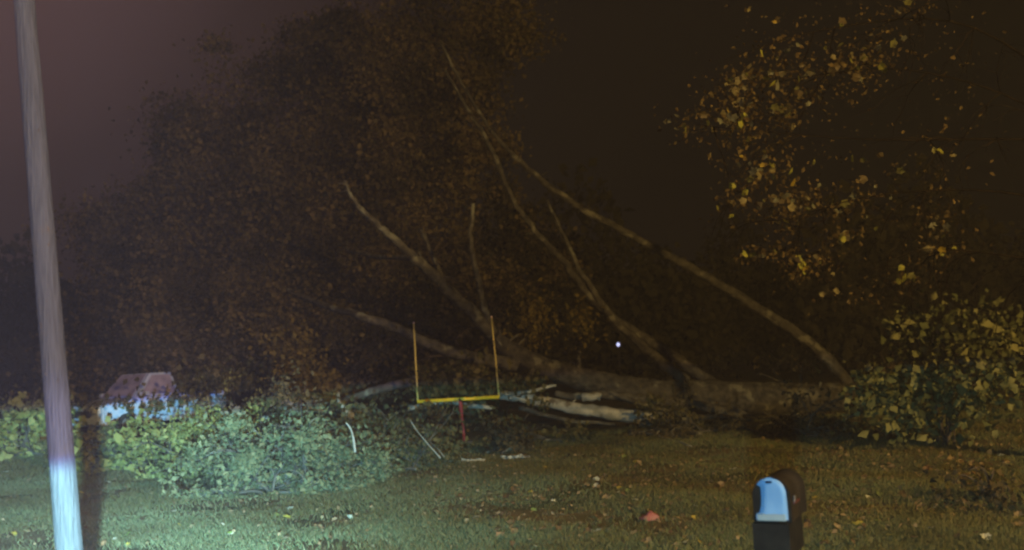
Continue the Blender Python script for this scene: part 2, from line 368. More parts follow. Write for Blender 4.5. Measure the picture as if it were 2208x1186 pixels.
# crown twigs and leaves
def blob(cx, cy, d, sx, sz, n_, sy=.8):
    c_ = P(cx, cy, d); q = rng.normal(size=(n_, 3)); 
    return np.stack([c_.x+q[:, 0]*sx*d/F*.5, c_.y+q[:, 1]*sy, np.maximum(c_.z+q[:, 2]*sz*d/F*.5, .05)], 1)
tubes = []; tips = []
def sprout(line, n_, Ln, r, lo=.3, lvl=2, updir=(-.5, 0, .35)):
    for _ in range(n_):
        i = int(len(line)*random.uniform(lo, .98)); i = min(i, len(line)-2); d = (line[i+1]-line[i]).normalized()
        nd = (d*.8+Vector(updir)*.6+Vector((random.gauss(0, .6), random.gauss(0, .7), random.gauss(0, .55)))).normalized()
        grow(line[i], nd, Ln*random.uniform(.6, 1.2), r, lvl, tubes, tips, .1)
sprout(lC, 12, 2.8, .05, .25); sprout(lE, 16, 3.0, .05, .15); sprout(lI, 16, 2.8, .05, .15)
sprout(lJ, 14, 3.0, .045, .1); sprout(lK, 12, 3.0, .045, .25); sprout(lD, 6, 1.3, .03, .3, 1)
sprout(lA, 5, 1.8, .035, .7); sprout(lB, 9, 1.8, .04, .55); sprout(lB3, 5, 1.2, .03, .3, 1)
sprout(lG, 6, 1.6, .03, .3, 1)
sprout([P(430, 560, 33), P(330, 520, 33), P(250, 560, 33)], 10, 2.8, .04, .0)
sprout([P(500, 740, 31), P(380, 700, 31), P(240, 760, 31)], 14, 2.2, .04, .0)
tubes = [([Vector((p.x, 32.5+(p.y-26)*.45 if p.z > 1.2 else p.y, p.z)) for p in pts_], r_) for pts_, r_ in tubes if len(r_) and (r_[0] > .02 or random.random() < .55)]
twig_mesh(tubes, 4).build('twigs', M_darkbark, FT); bpy.data.objects['twigs']['kind'] = 'stuff'
ta = np.array(tips); cl_ = ta[rng.integers(0, len(ta), 300)]; wt_ = rng.exponential(1, 300); wt_ /= wt_.sum()
ci = rng.choice(300, 60000, p=wt_); sg = (.22+.3*rng.random(300))[ci]
pa = cl_[ci]+rng.normal(size=(60000, 3))*sg[:, None]*np.array([1, 1, .7]); pa[:, 2] = np.maximum(pa[:, 2], .1)
pb = scatter(tips, 22000, .25); pc = pa[:600].copy(); pp = np.concatenate([pa, pb])
pp[:, 1] = np.where(pp[:, 2] > 1.2, 32.8+(pp[:, 1]-26)*.45, pp[:, 1])     # the leaf mass hangs behind the bare stems
def clumps(cx, cy, d, sx, sz, n_c, per):
    c_ = blob(cx, cy, d, sx, sz, n_c*3, 1.2); mm = c_.mean(0); zz = np.abs((c_-mm)/(c_.std(0)+1e-6)).max(1); c_ = c_[np.argsort(zz)[:n_c*2]]; c_ = c_[rng.permutation(len(c_))[:n_c]]; w_ = rng.exponential(1, n_c); w_ /= w_.sum(); ii = rng.choice(n_c, n_c*per, p=w_)
    return c_[ii]+rng.normal(size=(len(ii), 3))*((.25+.5*rng.random(n_c))[ii])[:, None]*np.array([1.15, 1, .7])
top = np.concatenate([clumps(850, 140, 35, 300, 190, 60, 420), clumps(640, 270, 35, 400, 230, 70, 380), clumps(980, 70, 35, 160, 100, 24, 300),
                      clumps(440, 580, 34, 380, 300, 80, 400), clumps(640, 520, 34, 360, 280, 70, 400), clumps(820, 480, 34, 360, 340, 75, 400), clumps(360, 720, 33, 360, 150, 50, 380)])
top[:, 2] = np.maximum(top[:, 2], .1)
pp = np.concatenate([pp, pc, top])
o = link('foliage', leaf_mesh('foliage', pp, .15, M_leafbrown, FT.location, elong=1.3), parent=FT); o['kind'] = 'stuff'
pp = np.concatenate([blob(640, 790, 29.3, 50, 70, 700), blob(690, 835, 29.2, 50, 50, 500), blob(655, 850, 29, 70, 30, 400), blob(1150, 690, 32, 50, 70, 500), blob(1255, 690, 32, 40, 50, 300), blob(620,740,29.5,60,40,300)])
o = link('golden_foliage', leaf_mesh('golden_foliage', pp, .15, M_leafgold, FT.location), parent=FT); o['kind'] = 'stuff'; o['label'] = 'golden brown leaf clumps'

# ---------------------------------------------------------------- leafy debris on the lawn
pp = np.concatenate([blob(985, 815, 29.6, 90, 40, 900), blob(940, 845, 29.4, 50, 25, 350), blob(1040, 840, 29.5, 50, 25, 350), blob(1130, 830, 30.2, 50, 25, 250), blob(480, 815, 30, 90, 35, 500), blob(420, 850, 29, 50, 30, 120), blob(120, 860, 29, 60, 30, 120), blob(230, 866, 28, 70, 14, 60), blob(340, 868, 28, 60, 22, 90)])
o = link('low_foliage', leaf_mesh('low_foliage', pp, .17, M_leafolive, FT.location, elong=1.3), parent=FT); o['kind'] = 'stuff'; o['label'] = 'olive leaves hanging low behind the goal'
def limb_pile(label, base, n_stem, Ln, dirs, mt, leaf, n_leaf, lvl=2, sig=.1, r=.035, elong=1.8, name='broken_branch', up=0, sprig=1.0):
    random.seed(base[0]*31+base[1])
    b = G(*base); o = empty(name, b); tag(o, label, 'branch', 'broken leafy branches on the lawn')
    tb = []; tp = []; m_ = MB()
    for _ in range(n_stem):
        d = Vector(random.choice(dirs))+Vector((random.gauss(0, .25), random.gauss(0, .35), random.gauss(0, .2)))
        s = b+Vector((random.gauss(0, .25), random.gauss(0, .2), .08))
        s.z = gz(s.x, s.y)+.05
        k_ = len(tb); grow(s, d, Ln*random.uniform(.7, 1.15), r, lvl, tb, tp, .22, (3, 5))
    for _ in range(max(3, n_stem//2)):          # a few long sprigs stand out of the heap
        s = b+Vector((random.gauss(0, .5), random.gauss(0, .3), .3)); grow(s, (random.gauss(0, .5), random.gauss(0, .3), 1), Ln*sprig*random.uniform(.9, 1.5), r*.4, 1, tb, tp, .25, (3, 5))
    tpa = np.array(tp); k_ = min(len(tp), 150); sel = tpa[rng.integers(0, len(tp), k_)]; ww = rng.exponential(1, k_)**1.7; ww /= ww.sum()
    c1 = sel[rng.choice(k_, int(n_leaf*.7), p=ww)]; c1 = c1+rng.normal(size=c1.shape)*sig*1.35; c1[:, 2] = np.maximum(c1[:, 2], terrain(c1[:, 0], c1[:, 1])+.03)
    stems = [q for q in tb if q[1][0] > r*.9]
    for q in stems: MB().tube(*q, 6).build('stem', M_bark, o, smooth=True)
    tw = twig_mesh([q for q in tb if q[1][0] <= r*.9], 3).build('twigs', M_bark, o); tw['kind'] = 'stuff'
    f = link('foliage', leaf_mesh('foliage', np.concatenate([c1, scatter(tp, int(n_leaf*.14), sig)]), leaf, mt, b, elong=elong), parent=o); f['kind'] = 'stuff'
    return o
LFT, RGT = (-1, .1, .55), (1, .1, .45); UP = (0, .2, 1)
limb_pile('yellow green leafy branch heap at the left end of the big brush pile', (455, 1025), 10, 1.35, [LFT, UP, UP], M_leafyel, .095, 8500, sprig=.8)
limb_pile('dense green leafy branch heap in front, largest and nearest of the brush', (600, 1060), 14, 1.35, [LFT, UP, RGT, UP], M_leafgreen, .11, 10500, sprig=.8)
limb_pile('green leafy branches heaped in the middle of the brush pile', (705, 1050), 9, 1.0, [LFT, UP, RGT], M_leafgreen, .10, 6500, sprig=.8)
limb_pile('olive leafed twiggy branch at the right end of the brush pile', (825, 1025), 9, .85, [UP, RGT, RGT], M_leafolive, .09, 4500)
limb_pile('dim large leaved branch heap behind the brush pile, below the golden leaves', (590, 965), 8, 1.1, [UP, LFT, RGT], M_leafolive, .13, 2500, sprig=.7)
limb_pile('large leaved green branch in front of the half buried pickup truck', (280, 1010), 12, 1.05, [LFT, LFT, UP, RGT], M_leafyel, .19, 1300, sprig=.55, sig=.14, elong=1.2)
limb_pile('large leaved branch just right of the pole, by its shadow', (190, 1005), 6, .8, [LFT, UP, RGT], M_leafolive, .15, 1000, elong=1.3, sprig=.6)
limb_pile('leafy branch heap left of the utility pole at the picture edge', (45, 985), 10, 1.5, [LFT, UP, RGT], M_leafyel, .18, 1500, elong=1.3, sig=.14)
limb_pile('dark green leafy branch left of the goal stem', (850, 955), 7, 1.0, [LFT, UP, LFT], M_leafgreen, .15, 1800, elong=1.4)
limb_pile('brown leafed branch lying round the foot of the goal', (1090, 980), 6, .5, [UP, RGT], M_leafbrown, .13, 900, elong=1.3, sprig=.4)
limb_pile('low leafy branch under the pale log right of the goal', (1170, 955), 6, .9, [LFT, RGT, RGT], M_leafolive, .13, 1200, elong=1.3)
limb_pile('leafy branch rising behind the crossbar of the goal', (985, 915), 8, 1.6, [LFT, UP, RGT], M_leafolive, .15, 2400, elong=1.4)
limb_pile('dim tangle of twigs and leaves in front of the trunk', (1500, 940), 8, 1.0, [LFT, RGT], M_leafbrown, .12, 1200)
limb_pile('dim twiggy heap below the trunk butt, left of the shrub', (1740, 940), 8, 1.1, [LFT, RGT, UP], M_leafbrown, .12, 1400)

limb_pile('dim olive leafy branch behind the right end of the brush pile', (800, 990), 9, 1.05, [LFT, UP, RGT], M_leafolive, .12, 2600, elong=1.4, sprig=.9)
limb_pile('low dim leafy branch between the brush pile and the pale twig', (900, 1015), 7, .7, [LFT, UP, RGT], M_leafolive, .10, 1800, elong=1.4, sprig=.7)
limb_pile('olive leaf heap in front and to the left of the goal foot', (885, 985), 7, .7, [LFT, UP, LFT], M_leafolive, .12, 1500, elong=1.4, sprig=.5)
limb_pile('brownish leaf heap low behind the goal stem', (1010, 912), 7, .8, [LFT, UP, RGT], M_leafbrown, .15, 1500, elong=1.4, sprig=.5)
limb_pile('small dim leaf heap at the cut end of the pale log', (1440, 925), 6, .6, [LFT, UP, RGT], M_leafolive, .12, 700, elong=1.4, sprig=.5)
random.seed(99)
# ---------------------------------------------------------------- loose sticks on the lawn
def stick(label, a, b_, w_, mt, lift=0, bend=.06, name='stick'):
    A = G(*a); B = G(*b_); A.z += .04; B.z += .04+lift; mid = (A+B)/2+Vector((0, random.uniform(-bend, bend), bend))
    pts = spline([A, mid, B], 6); q = [p+Vector((random.gauss(0, .008), 0, random.gauss(0, .008))) for p in pts]
    m_ = MB().tube(q, taper(len(q), w_, w_*.5), 7, lump=.25)
    s = q[len(q)//2]; m_.tube([s, s+Vector((.08, .03, .09))], [w_*.5, w_*.2], 5)
    o = m_.build(name, mt, None, smooth=True, origin=A); tag(o, label, 'stick', 'loose sticks on the lawn'); return o
stick('long bare stick lying on the lawn edge left of centre of the dim trunk', (1355, 932), (1492, 966), .035, M_palebark)
stick('bare stick lying on the lawn edge right of the longer one', (1598, 926), (1684, 958), .03, M_bark)
stick('short pale stick in front of the trunk', (1506, 905), (1542, 903), .04, M_palebark)
def upright_stick(label, pts, w_, mt):
    pts = [P(*q) for q in pts]; o_ = pts[0].copy()
    o = MB().tube(spline(pts, 4), taper(4*(len(pts)-1)+1, w_, w_*.4), 6, lump=.2).build('stick', mt, None, smooth=True, origin=o_)
    tag(o, label, 'stick', 'bare twigs poking out of the brush')
upright_stick('short pale broken twig sticking up out of the brush pile', [(766, 975, 19), (762, 945, 19), (756, 925, 19), (746, 911, 19)], .028, M_palebark)
upright_stick('long thin twig leaning left between brush pile and goal', [(950, 988, 20.5), (925, 960, 20.6), (900, 930, 20.8), (884, 905, 21)], .018, M_palebark)
upright_stick('thin bare stick crossing behind the short pale twig', [(735, 955, 20), (705, 935, 20), (690, 915, 20)], .022, M_bark)
# bleached broken wood at the right end of the brush pile
for i, (x0, x1, y0, lab) in enumerate([(958, 1045, 1002, 'bluish white strip of split wood lying right of the brush pile'), (1082, 1142, 994, 'smaller bluish white strip of split wood below the goal foot')]):
    a = G(x0, y0); b_ = G(x1, y0-3); m_ = MB(); k_ = 9
    for j in range(k_):
        t0 = j/k_; c_ = a.lerp(b_, t0+.5/k_)+Vector((0, random.uniform(-.06, .06), .05+random.uniform(0, .05)))
        m_.box(c_, ((b_-a).length/k_*1.25, random.uniform(.05, .13), random.uniform(.03, .09)), Matrix.Rotation(random.uniform(-.35, .35), 3, 'Y') @ Matrix.Rotation(random.uniform(-.5, .5), 3, 'Z'))
    o = m_.build('split_wood', M_palebark, None, origin=a); tag(o, lab, 'split wood')

# ---------------------------------------------------------------- lobed leaf meshes
def lobed(name, mt, s=1.0, lobes=5, curl=.25, seed=0):
    rr = random.Random(seed); n_ = lobes*2+4; V = [(0, 0, 0)]
    for i in range(n_):
        a = 2*math.pi*i/n_; rad = (.5 if i % 2 == 0 else .34)*(1+rr.uniform(-.15, .15))
        x, y = math.cos(a)*rad*.85, math.sin(a)*rad
        V.append((x*s, y*s, s*curl*(abs(x)*1.1+rr.uniform(-.08, .1))))
    V += [(0, -.5*s, 0), (.015*s, -.5*s, .0), (.02*s, -.85*s, .08*s), (0, -.85*s, .08*s)]
    Fc = [(0, i+1, (i+1) % n_+1) for i in range(n_)]+[(n_+1, n_+2, n_+3, n_+4)]
    me = bpy.data.meshes.new(name); me.from_pydata(V, [], Fc); me.materials.append(mt); return me
LM = {}
for nm, c1, c2 in (('tan', (.30, .23, .13), (.20, .14, .07)), ('yellow', (.42, .34, .06), (.30, .22, .04)), ('pale', (.55, .55, .42), (.42, .42, .32)), ('brown', (.16, .10, .05), (.09, .06, .03)), ('orange', (.30, .18, .09), (.20, .12, .06)), ('green', (.22, .27, .07), (.15, .20, .05))):
    LM[nm] = mat('leaf_'+nm, c1, c2, scale=14, rough=.6, trans=.25)
lawn_leaf = {k_: [lobed('leaf', LM[k_], .13, 5, .35, s) for s in range(3)] for k_ in LM}
def put_leaf(px, py, kind, size, label, group):
    p = G(px, py); o = bpy.data.objects.new('fallen_leaf', random.choice(lawn_leaf[kind])); col.objects.link(o)
    o.location = p+Vector((0, 0, .045)); o.scale = (size,)*3
    o.rotation_euler = (random.uniform(.1, .9), random.uniform(-.5, .5), random.uniform(0, 6.28)); tag(o, label, 'leaf', group); return o
special = [(481, 1139, 'pale', 1.0, 'round whitish leaf on the lit lawn below the brush pile'),
           (12, 1022, 'pale', 1.3, 'large whitish leaf at the left picture edge beside the pole'),
           (65, 1038, 'orange', 1.5, 'pinkish tan leaf left of the pole'),
           (618, 1122, 'yellow', 1.2, 'upright yellow leaf on the lawn in front of the green brush'),
           (655, 1068, 'yellow', 1.3, 'yellow leaves at the foot of the green brush'),
           (1286, 1052, 'pale', .9, 'pale narrow leaf above and left of the red scrap'),
           (1354, 1064, 'green', .8, 'small bright green leaf above the red scrap'),
           (1848, 1140, 'yellow', 1.3, 'bright yellow leaf right of the mailbox'),
           (1893, 1132, 'yellow', .8, 'smaller yellow leaf right of the bright yellow one'),
           (1815, 962, 'yellow', 1.4, 'yellow leaf at the far lawn edge beside the shrub'),
           (1178, 930, 'yellow', 1.6, 'yellow leaf under the pale log'),
           (1095, 940, 'orange', 2.4, 'big curled orange leaf right of the goal foot'),
           (1998, 1016, 'orange', 1.1, 'pinkish leaf on the dim lawn below the shrub'),
           (30, 1158, 'yellow', 1.0, 'yellow leaf in the bottom left corner'),
           (1678, 958, 'tan', 1.6, 'tan leaf standing at the end of the right hand stick')]
for a in special: put_leaf(*a, None)
grp = {'l': ('small fallen leaf lying on the teal lit left part of the lawn', 'fallen leaves on the left lawn'),
       'm': ('small fallen leaf lying on the lawn between brush pile and mailbox', 'fallen leaves on the middle lawn'),
       'r': ('small fallen leaf lying on the dim lawn right of the mailbox', 'fallen leaves on the right lawn')}
for i in range(290):
    if i < 45: px, k_ = random.uniform(0, 800), 'l'
    elif i < 195: px, k_ = random.uniform(900, 1600), 'm'
    else: px, k_ = random.uniform(1735, 2200), 'r'
    lo_ = 1015 if px < 350 else (1085 if px < 900 else 1000 if px < 1200 else 965)
    py = lo_+(1186-lo_)*random.random()**1.1
    kd = random.choices(['tan', 'yellow', 'pale', 'brown', 'orange', 'green'], [6, 1.2, 1.2, 4, 1, .8])[0]
    put_leaf(px, py, kd, random.uniform(.6, 1.25), 'small '+kd+grp[k_][0][5:], grp[k_][1])

n_ = 7000; y = 11+14*rng.random(n_)**.8; x = (rng.random(n_)*1.1-.55)*y; kp = rng.random(n_) < np.where(x > -1.5, 1, .25); x = x[kp]; y = y[kp]
o = link('leaf_litter', leaf_mesh('leaf_litter', np.stack([x, y, terrain(x, y)+.035], 1), .055, mat('litter', (.2, .15, .08), island=[(.07, .05, .025), (.16, .11, .05), (.24, .18, .10), (.15, .10, .05)], rough=.9), up_bias=.8, elong=1.4)); tag(o, 'fine brown leaf litter strewn over the lawn', 'leaf litter', kind='stuff')
# red crumpled scrap
def scrap():
    p = G(1402, 1124); bm = bmesh.new(); bmesh.ops.create_icosphere(bm, subdivisions=3, radius=1); V = []
    for v in bm.verts:
        q = v.co; k_ = 1+.18*math.sin(q.x*5+1)*math.cos(q.y*4)+.1*math.sin(q.z*9+q.x*6)
        V.append((p.x+q.x*.135*k_, p.y+q.y*.10*k_, p.z+.05+q.z*(.055+.025*math.sin(q.x*3+1))*k_))
    f = [tuple(x.index for x in ff.verts) for ff in bm.faces]; bm.free()
    o = MB().add(V, f).build('cloth_scrap', mat('red_cloth', (.24, .07, .065), (.34, .16, .14), scale=9, rough=.9, bump=.5), None, smooth=True, origin=p)
    tag(o, 'small crumpled red scrap lying alone on the lawn', 'scrap')
scrap()
def cup():
    p = G(312, 995); m_ = MB(); pts = []
    for i in range(9):
        a = math.pi*(.95+1.0*i/8); pts.append((p.x+math.cos(a)*.17, p.y, p.z+.23+math.sin(a)*.14))
    m_.tube(pts, taper(9, .02, .045), 7)
    tag(m_.build('bark_strip', mat('peeled_wood', (.55, .55, .5), (.7, .7, .66), scale=8), None, smooth=True, origin=p), 'small curved white strip of peeled wood right of the pole', 'bark')
cup()

# ---------------------------------------------------------------- yellow-leaved tree on the right
M_bough = mat('dark_bough', (0.006, 0.005, 0.004), (0.016, 0.012, 0.009), rough=1, spec=.0)
def right_tree():
    D = 15.0; base = P(2460, 900, D); base.z = gz(base.x, base.y)
    o = empty('yellow_leaf_tree', base); tag(o, 'standing tree at the right with sparse yellow leaves hanging in the dark', 'tree')
    tb = []; tp = []
    tr = spline([base, base+Vector((-.1, 0, 2.5)), base+Vector((-.4, .2, 5)), base+Vector((-.7, .2, 8.5))], 5)
    MB().tube(tr, taper(len(tr), .24, .09), 12, lump=.1).build('trunk', M_darkbark, o, smooth=True)
    for pix in ([(2440, 500, D), (2250, 250, D), (1950, 150, D), (1650, 180, D-.5)], [(2440, 300, D), (2100, 60, D), (1800, 60, D), (1560, 130, D)],
                [(2430, 520, D), (2200, 420, D-.5), (1900, 420, D-1), (1680, 480, D-1)], [(2430, 300, D), (2150, 300, D), (1850, 300, D), (1500, 270, D)],
                [(2430, 560, D), (2250, 560, D), (2060, 540, D-.5), (1960, 560, D-.5)]):
        pts = spline([P(*q) for q in pix], 6)
        MB().tube(pts, taper(len(pts), .022, .004), 7, lump=.12).build('bough', M_bough, o, smooth=True)
        for _ in range(9):
            i = random.randint(6, len(pts)-2); grow(pts[i], (random.uniform(-1, .2), random.gauss(0, .5), random.uniform(-.8, .3)), random.uniform(.6, 1.3), .012, 1, tb, tp, .4)
    tw = twig_mesh(tb, 3).build('twigs', M_bough, o); tw['kind'] = 'stuff'
    ml = [lobed('leaf', mat('hanging_leaf_'+n_, tuple(.75*q for q in a), tuple(.75*q for q in b_), scale=12, rough=.55, trans=.3), .13, 3, .3, s) for s, (n_, a, b_) in enumerate(
        [('tan', (.27, .24, .13), (.16, .14, .07)), ('yellow', (.38, .38, .06), (.26, .28, .05)), ('grey', (.22, .23, .17), (.14, .14, .09)), ('olive', (.18, .18, .05), (.1, .1, .03)), ('gold', (.42, .32, .04), (.3, .22, .03)), ('dull', (.12, .09, .04), (.08, .06, .03))])]
    # the clusters the picture shows
    cl = [(1600, 170, 60, 30, 22), (1680, 150, 40, 40, 14), (1750, 60, 120, 50, 10), (1830, 140, 60, 30, 26), (1900, 90, 40, 40, 8), (1590, 250, 60, 45, 36), (1690, 250, 25, 35, 12), (1740, 210, 30, 40, 8),
          (1610, 330, 60, 30, 12), (1650, 375, 40, 20, 14), (1590, 430, 35, 30, 10), (1690, 455, 40, 35, 22), (1735, 440, 25, 15, 8), (1815, 450, 20, 15, 7), (1815, 512, 14, 8, 6), (1625, 548, 30, 12, 5), (1680, 545, 18, 8, 3),
          (1750, 570, 40, 20, 16), (1715, 600, 12, 14, 4), (1850, 450, 60, 40, 6), (2020, 480, 30, 40, 9), (2030, 550, 25, 20, 5), (1950, 600, 25, 20, 5), (1860, 640, 60, 20, 5), (1800, 360, 120, 80, 8), (1480, 270, 40, 30, 8), (1990, 350, 80, 60, 6), (1975, 20, 80, 20, 6), (1870, 170, 20, 30, 8), (2050, 180, 60, 120, 10)]
    tot = 0
    for cx, cy, sx, sy, n_ in cl:
        for _ in range(n_):
            if tot >= 300: break
            q = bpy.data.objects.new('leaf', random.choices(ml, [6, 4 if cy > 350 else 1.6, 4, 4, .8, 5])[0]); col.objects.link(q); q.parent = o
            q.location = P(random.gauss(cx, sx*.6), random.gauss(cy, sy*.6), D+random.uniform(-1.6, 1.0))-base
            q.scale = (random.uniform(.6, 1.3),)*3; q.rotation_euler = [random.uniform(0, 6.28) for _ in range(3)]; tot += 1
    pp = np.concatenate([blob(cx, cy, D+.5, sx*1.4, sy*1.5, int(n_*14), .5) for cx, cy, sx, sy, n_ in cl])
    f = link('foliage', leaf_mesh('foliage', pp, .07, mat('dim_leaves', (.1, .08, .03), island=[(.03, .020, .008), (.08, .055, .02), (.13, .095, .035)], trans=.2), base), parent=o); f['kind'] = 'stuff'
right_tree()

# ---------------------------------------------------------------- shrubs right
def shrub(label, pc, D, blobs, mt, leaf, nleaf, name='shrub', elong=1.3, nst=12):
    b = P(pc[0], pc[1], D); b.z = gz(b.x, b.y); o = empty(name, b); tag(o, label, 'shrub')
    pts = []
    for cx, cy, sx, sy, wt in blobs: pts.append(blob(cx, cy, D+random.uniform(-.4, .4), sx, sy, int(nleaf*wt), .45))
    for _ in range(nst):
        cx, cy, sx, sy, wt = random.choice(blobs); tp = P(cx+random.gauss(0, sx*.3), cy-random.random()*sy*.6, D+random.gauss(0, .3))
        mid = (b+tp)/2+Vector((random.gauss(0, .1), 0, .2)); q = spline([b+Vector((random.gauss(0, .1), random.gauss(0, .1), 0)), mid, tp], 5)
        MB().tube(q, taper(len(q), .022, .006), 5).build('stem', M_darkbark, o, smooth=True)
    f = link('foliage', leaf_mesh('foliage', np.concatenate(pts), leaf, mt, b, elong=elong), parent=o); f['kind'] = 'stuff'
M_shr = mat('shrub_leaves', (.1, .1, .03), island=[(.03, .037, .014), (.08, .095, .035), (.13, .14, .055), (.22, .22, .09)], trans=.2)
shrub('broad leaved yellow green shrub on the right in front of the trunk butt', (2030, 930), 20, [(1900, 850, 70, 60, .2), (1990, 830, 90, 90, .25), (1960, 710, 60, 50, .1), (2060, 740, 80, 90, .18), (2120, 700, 40, 60, .06), (2160, 770, 70, 90, .15), (2190, 720, 30, 40, .04), (2100, 860, 100, 70, .15), (1960, 910, 80, 40, .1)], M_shr, .165, 2300)
M_low = mat('weed_leaves', (.05, .04, .02), island=[(.02, .018, .008), (.06, .045, .018), (.11, .08, .035)], trans=.2)
shrub('low dull brown weeds in the bottom right corner', (2140, 1180), 13, [(2150, 1110, 90, 50, .5), (2120, 1040, 100, 50, .2)], M_low, .09, 700, name='weed_clump', nst=7)

# ---------------------------------------------------------------- utility pole
def pole():
    D = 9.0; a = P(52, 0, D); b = P(150, 1186, D); d = (a-b)/(a.z-b.z)
    g = b-d*b.z; g.z = gz(g.x, g.y)-.1; top = b+d*(8.6-b.z)
    o = empty('utility_pole', (g.x, g.y, gz(g.x, g.y)))
    tag(o, 'tall grey wooden utility pole at the left, its lower part lit bright', 'utility pole')
    n_ = 60; pts = [g.lerp(top, i/(n_-1)) for i in range(n_)]
    MB().tube(pts, taper(n_, .117, .082), 28, lump=.035).build('shaft', M_wood, o, smooth=True)
    steel = mat('galvanised_steel', (.3, .3, .3), metal=.8, rough=.5)
    arm = spline([top-d*.5, top-d*.3+Vector((-.5, .1, .35)), top+Vector((-1.3, .2, .4))], 5)
    ob = MB().tube(arm, .03, 8).build('lamp_arm', steel, o, smooth=True)
    hd = top+Vector((-1.55, .25, .38)); MB().box(hd, (.55, .22, .12)).build('lamp_head', steel, o, bevel=.04)
    # knots, staples and splinters
    for i in range(6):
        t_ = random.uniform(.25, .62); c_ = g.lerp(top, t_); an = random.uniform(-2.6, -.6); r_ = .117-.035*t_
        q = c_+Vector((math.cos(an)*r_, math.sin(an)*r_, 0)); MB().box(q, (.012, .012, random.uniform(.02, .06))).build('staple', M_darkbark, o)
pole()

# ---------------------------------------------------------------- goal post
def goal():
    D = 28.0; base = P(1001, 948, D); base.z = gz(base.x, base.y)
    o = empty('goal_post', base); tag(o, 'small yellow football goal post on a red stem standing on the lawn', 'goal post')
    yel = mat('yellow_paint', (.85, .62, .03), (.72, .50, .03), scale=4, rough=.45, spec=.4); yelp = mat('faded_yellow_paint', (.75, .68, .20), (.60, .50, .16), scale=2.5, rough=.5)
    red = mat('red_pad', (.28, .05, .07), (.20, .04, .05), scale=5, rough=.6)
    wt = mat('white_sleeve', (.75, .6, .6), (.6, .4, .42), scale=6)
    pL, pR = P(901, 866, D), P(1076, 856, D); tL, tR = P(892, 698, D), P(1060, 685, D)
    c_ = P(992, 861, D)
    MB().tube([pL-Vector((.02, 0, 0)), pR+Vector((.02, 0, 0))], .052, 12).build('crossbar', yel, o, smooth=True)
    for p, t_ in ((pL, tL), (pR, tR)):
        u = MB().tube([p+(t_-p)*.02, t_], [.026, .020], 10).build('upright', yelp, o, smooth=True)
        MB().tube([t_, t_+(t_-p).normalized()*.05], .024, 8).build('cap', wt, u, smooth=True)
    MB().tube([c_, c_.lerp(base, .3)], .055, 12).build('collar', red, o, smooth=True)
    MB().tube([c_.lerp(base, .3), base], [.045, .04], 12).build('stem', red, o, smooth=True)
    MB().box(base+Vector((0, 0, .03)), (.5, .35, .05)).build('base_plate', mat('dark_steel', (.05, .05, .05), rough=.6), o, bevel=.01)
goal()

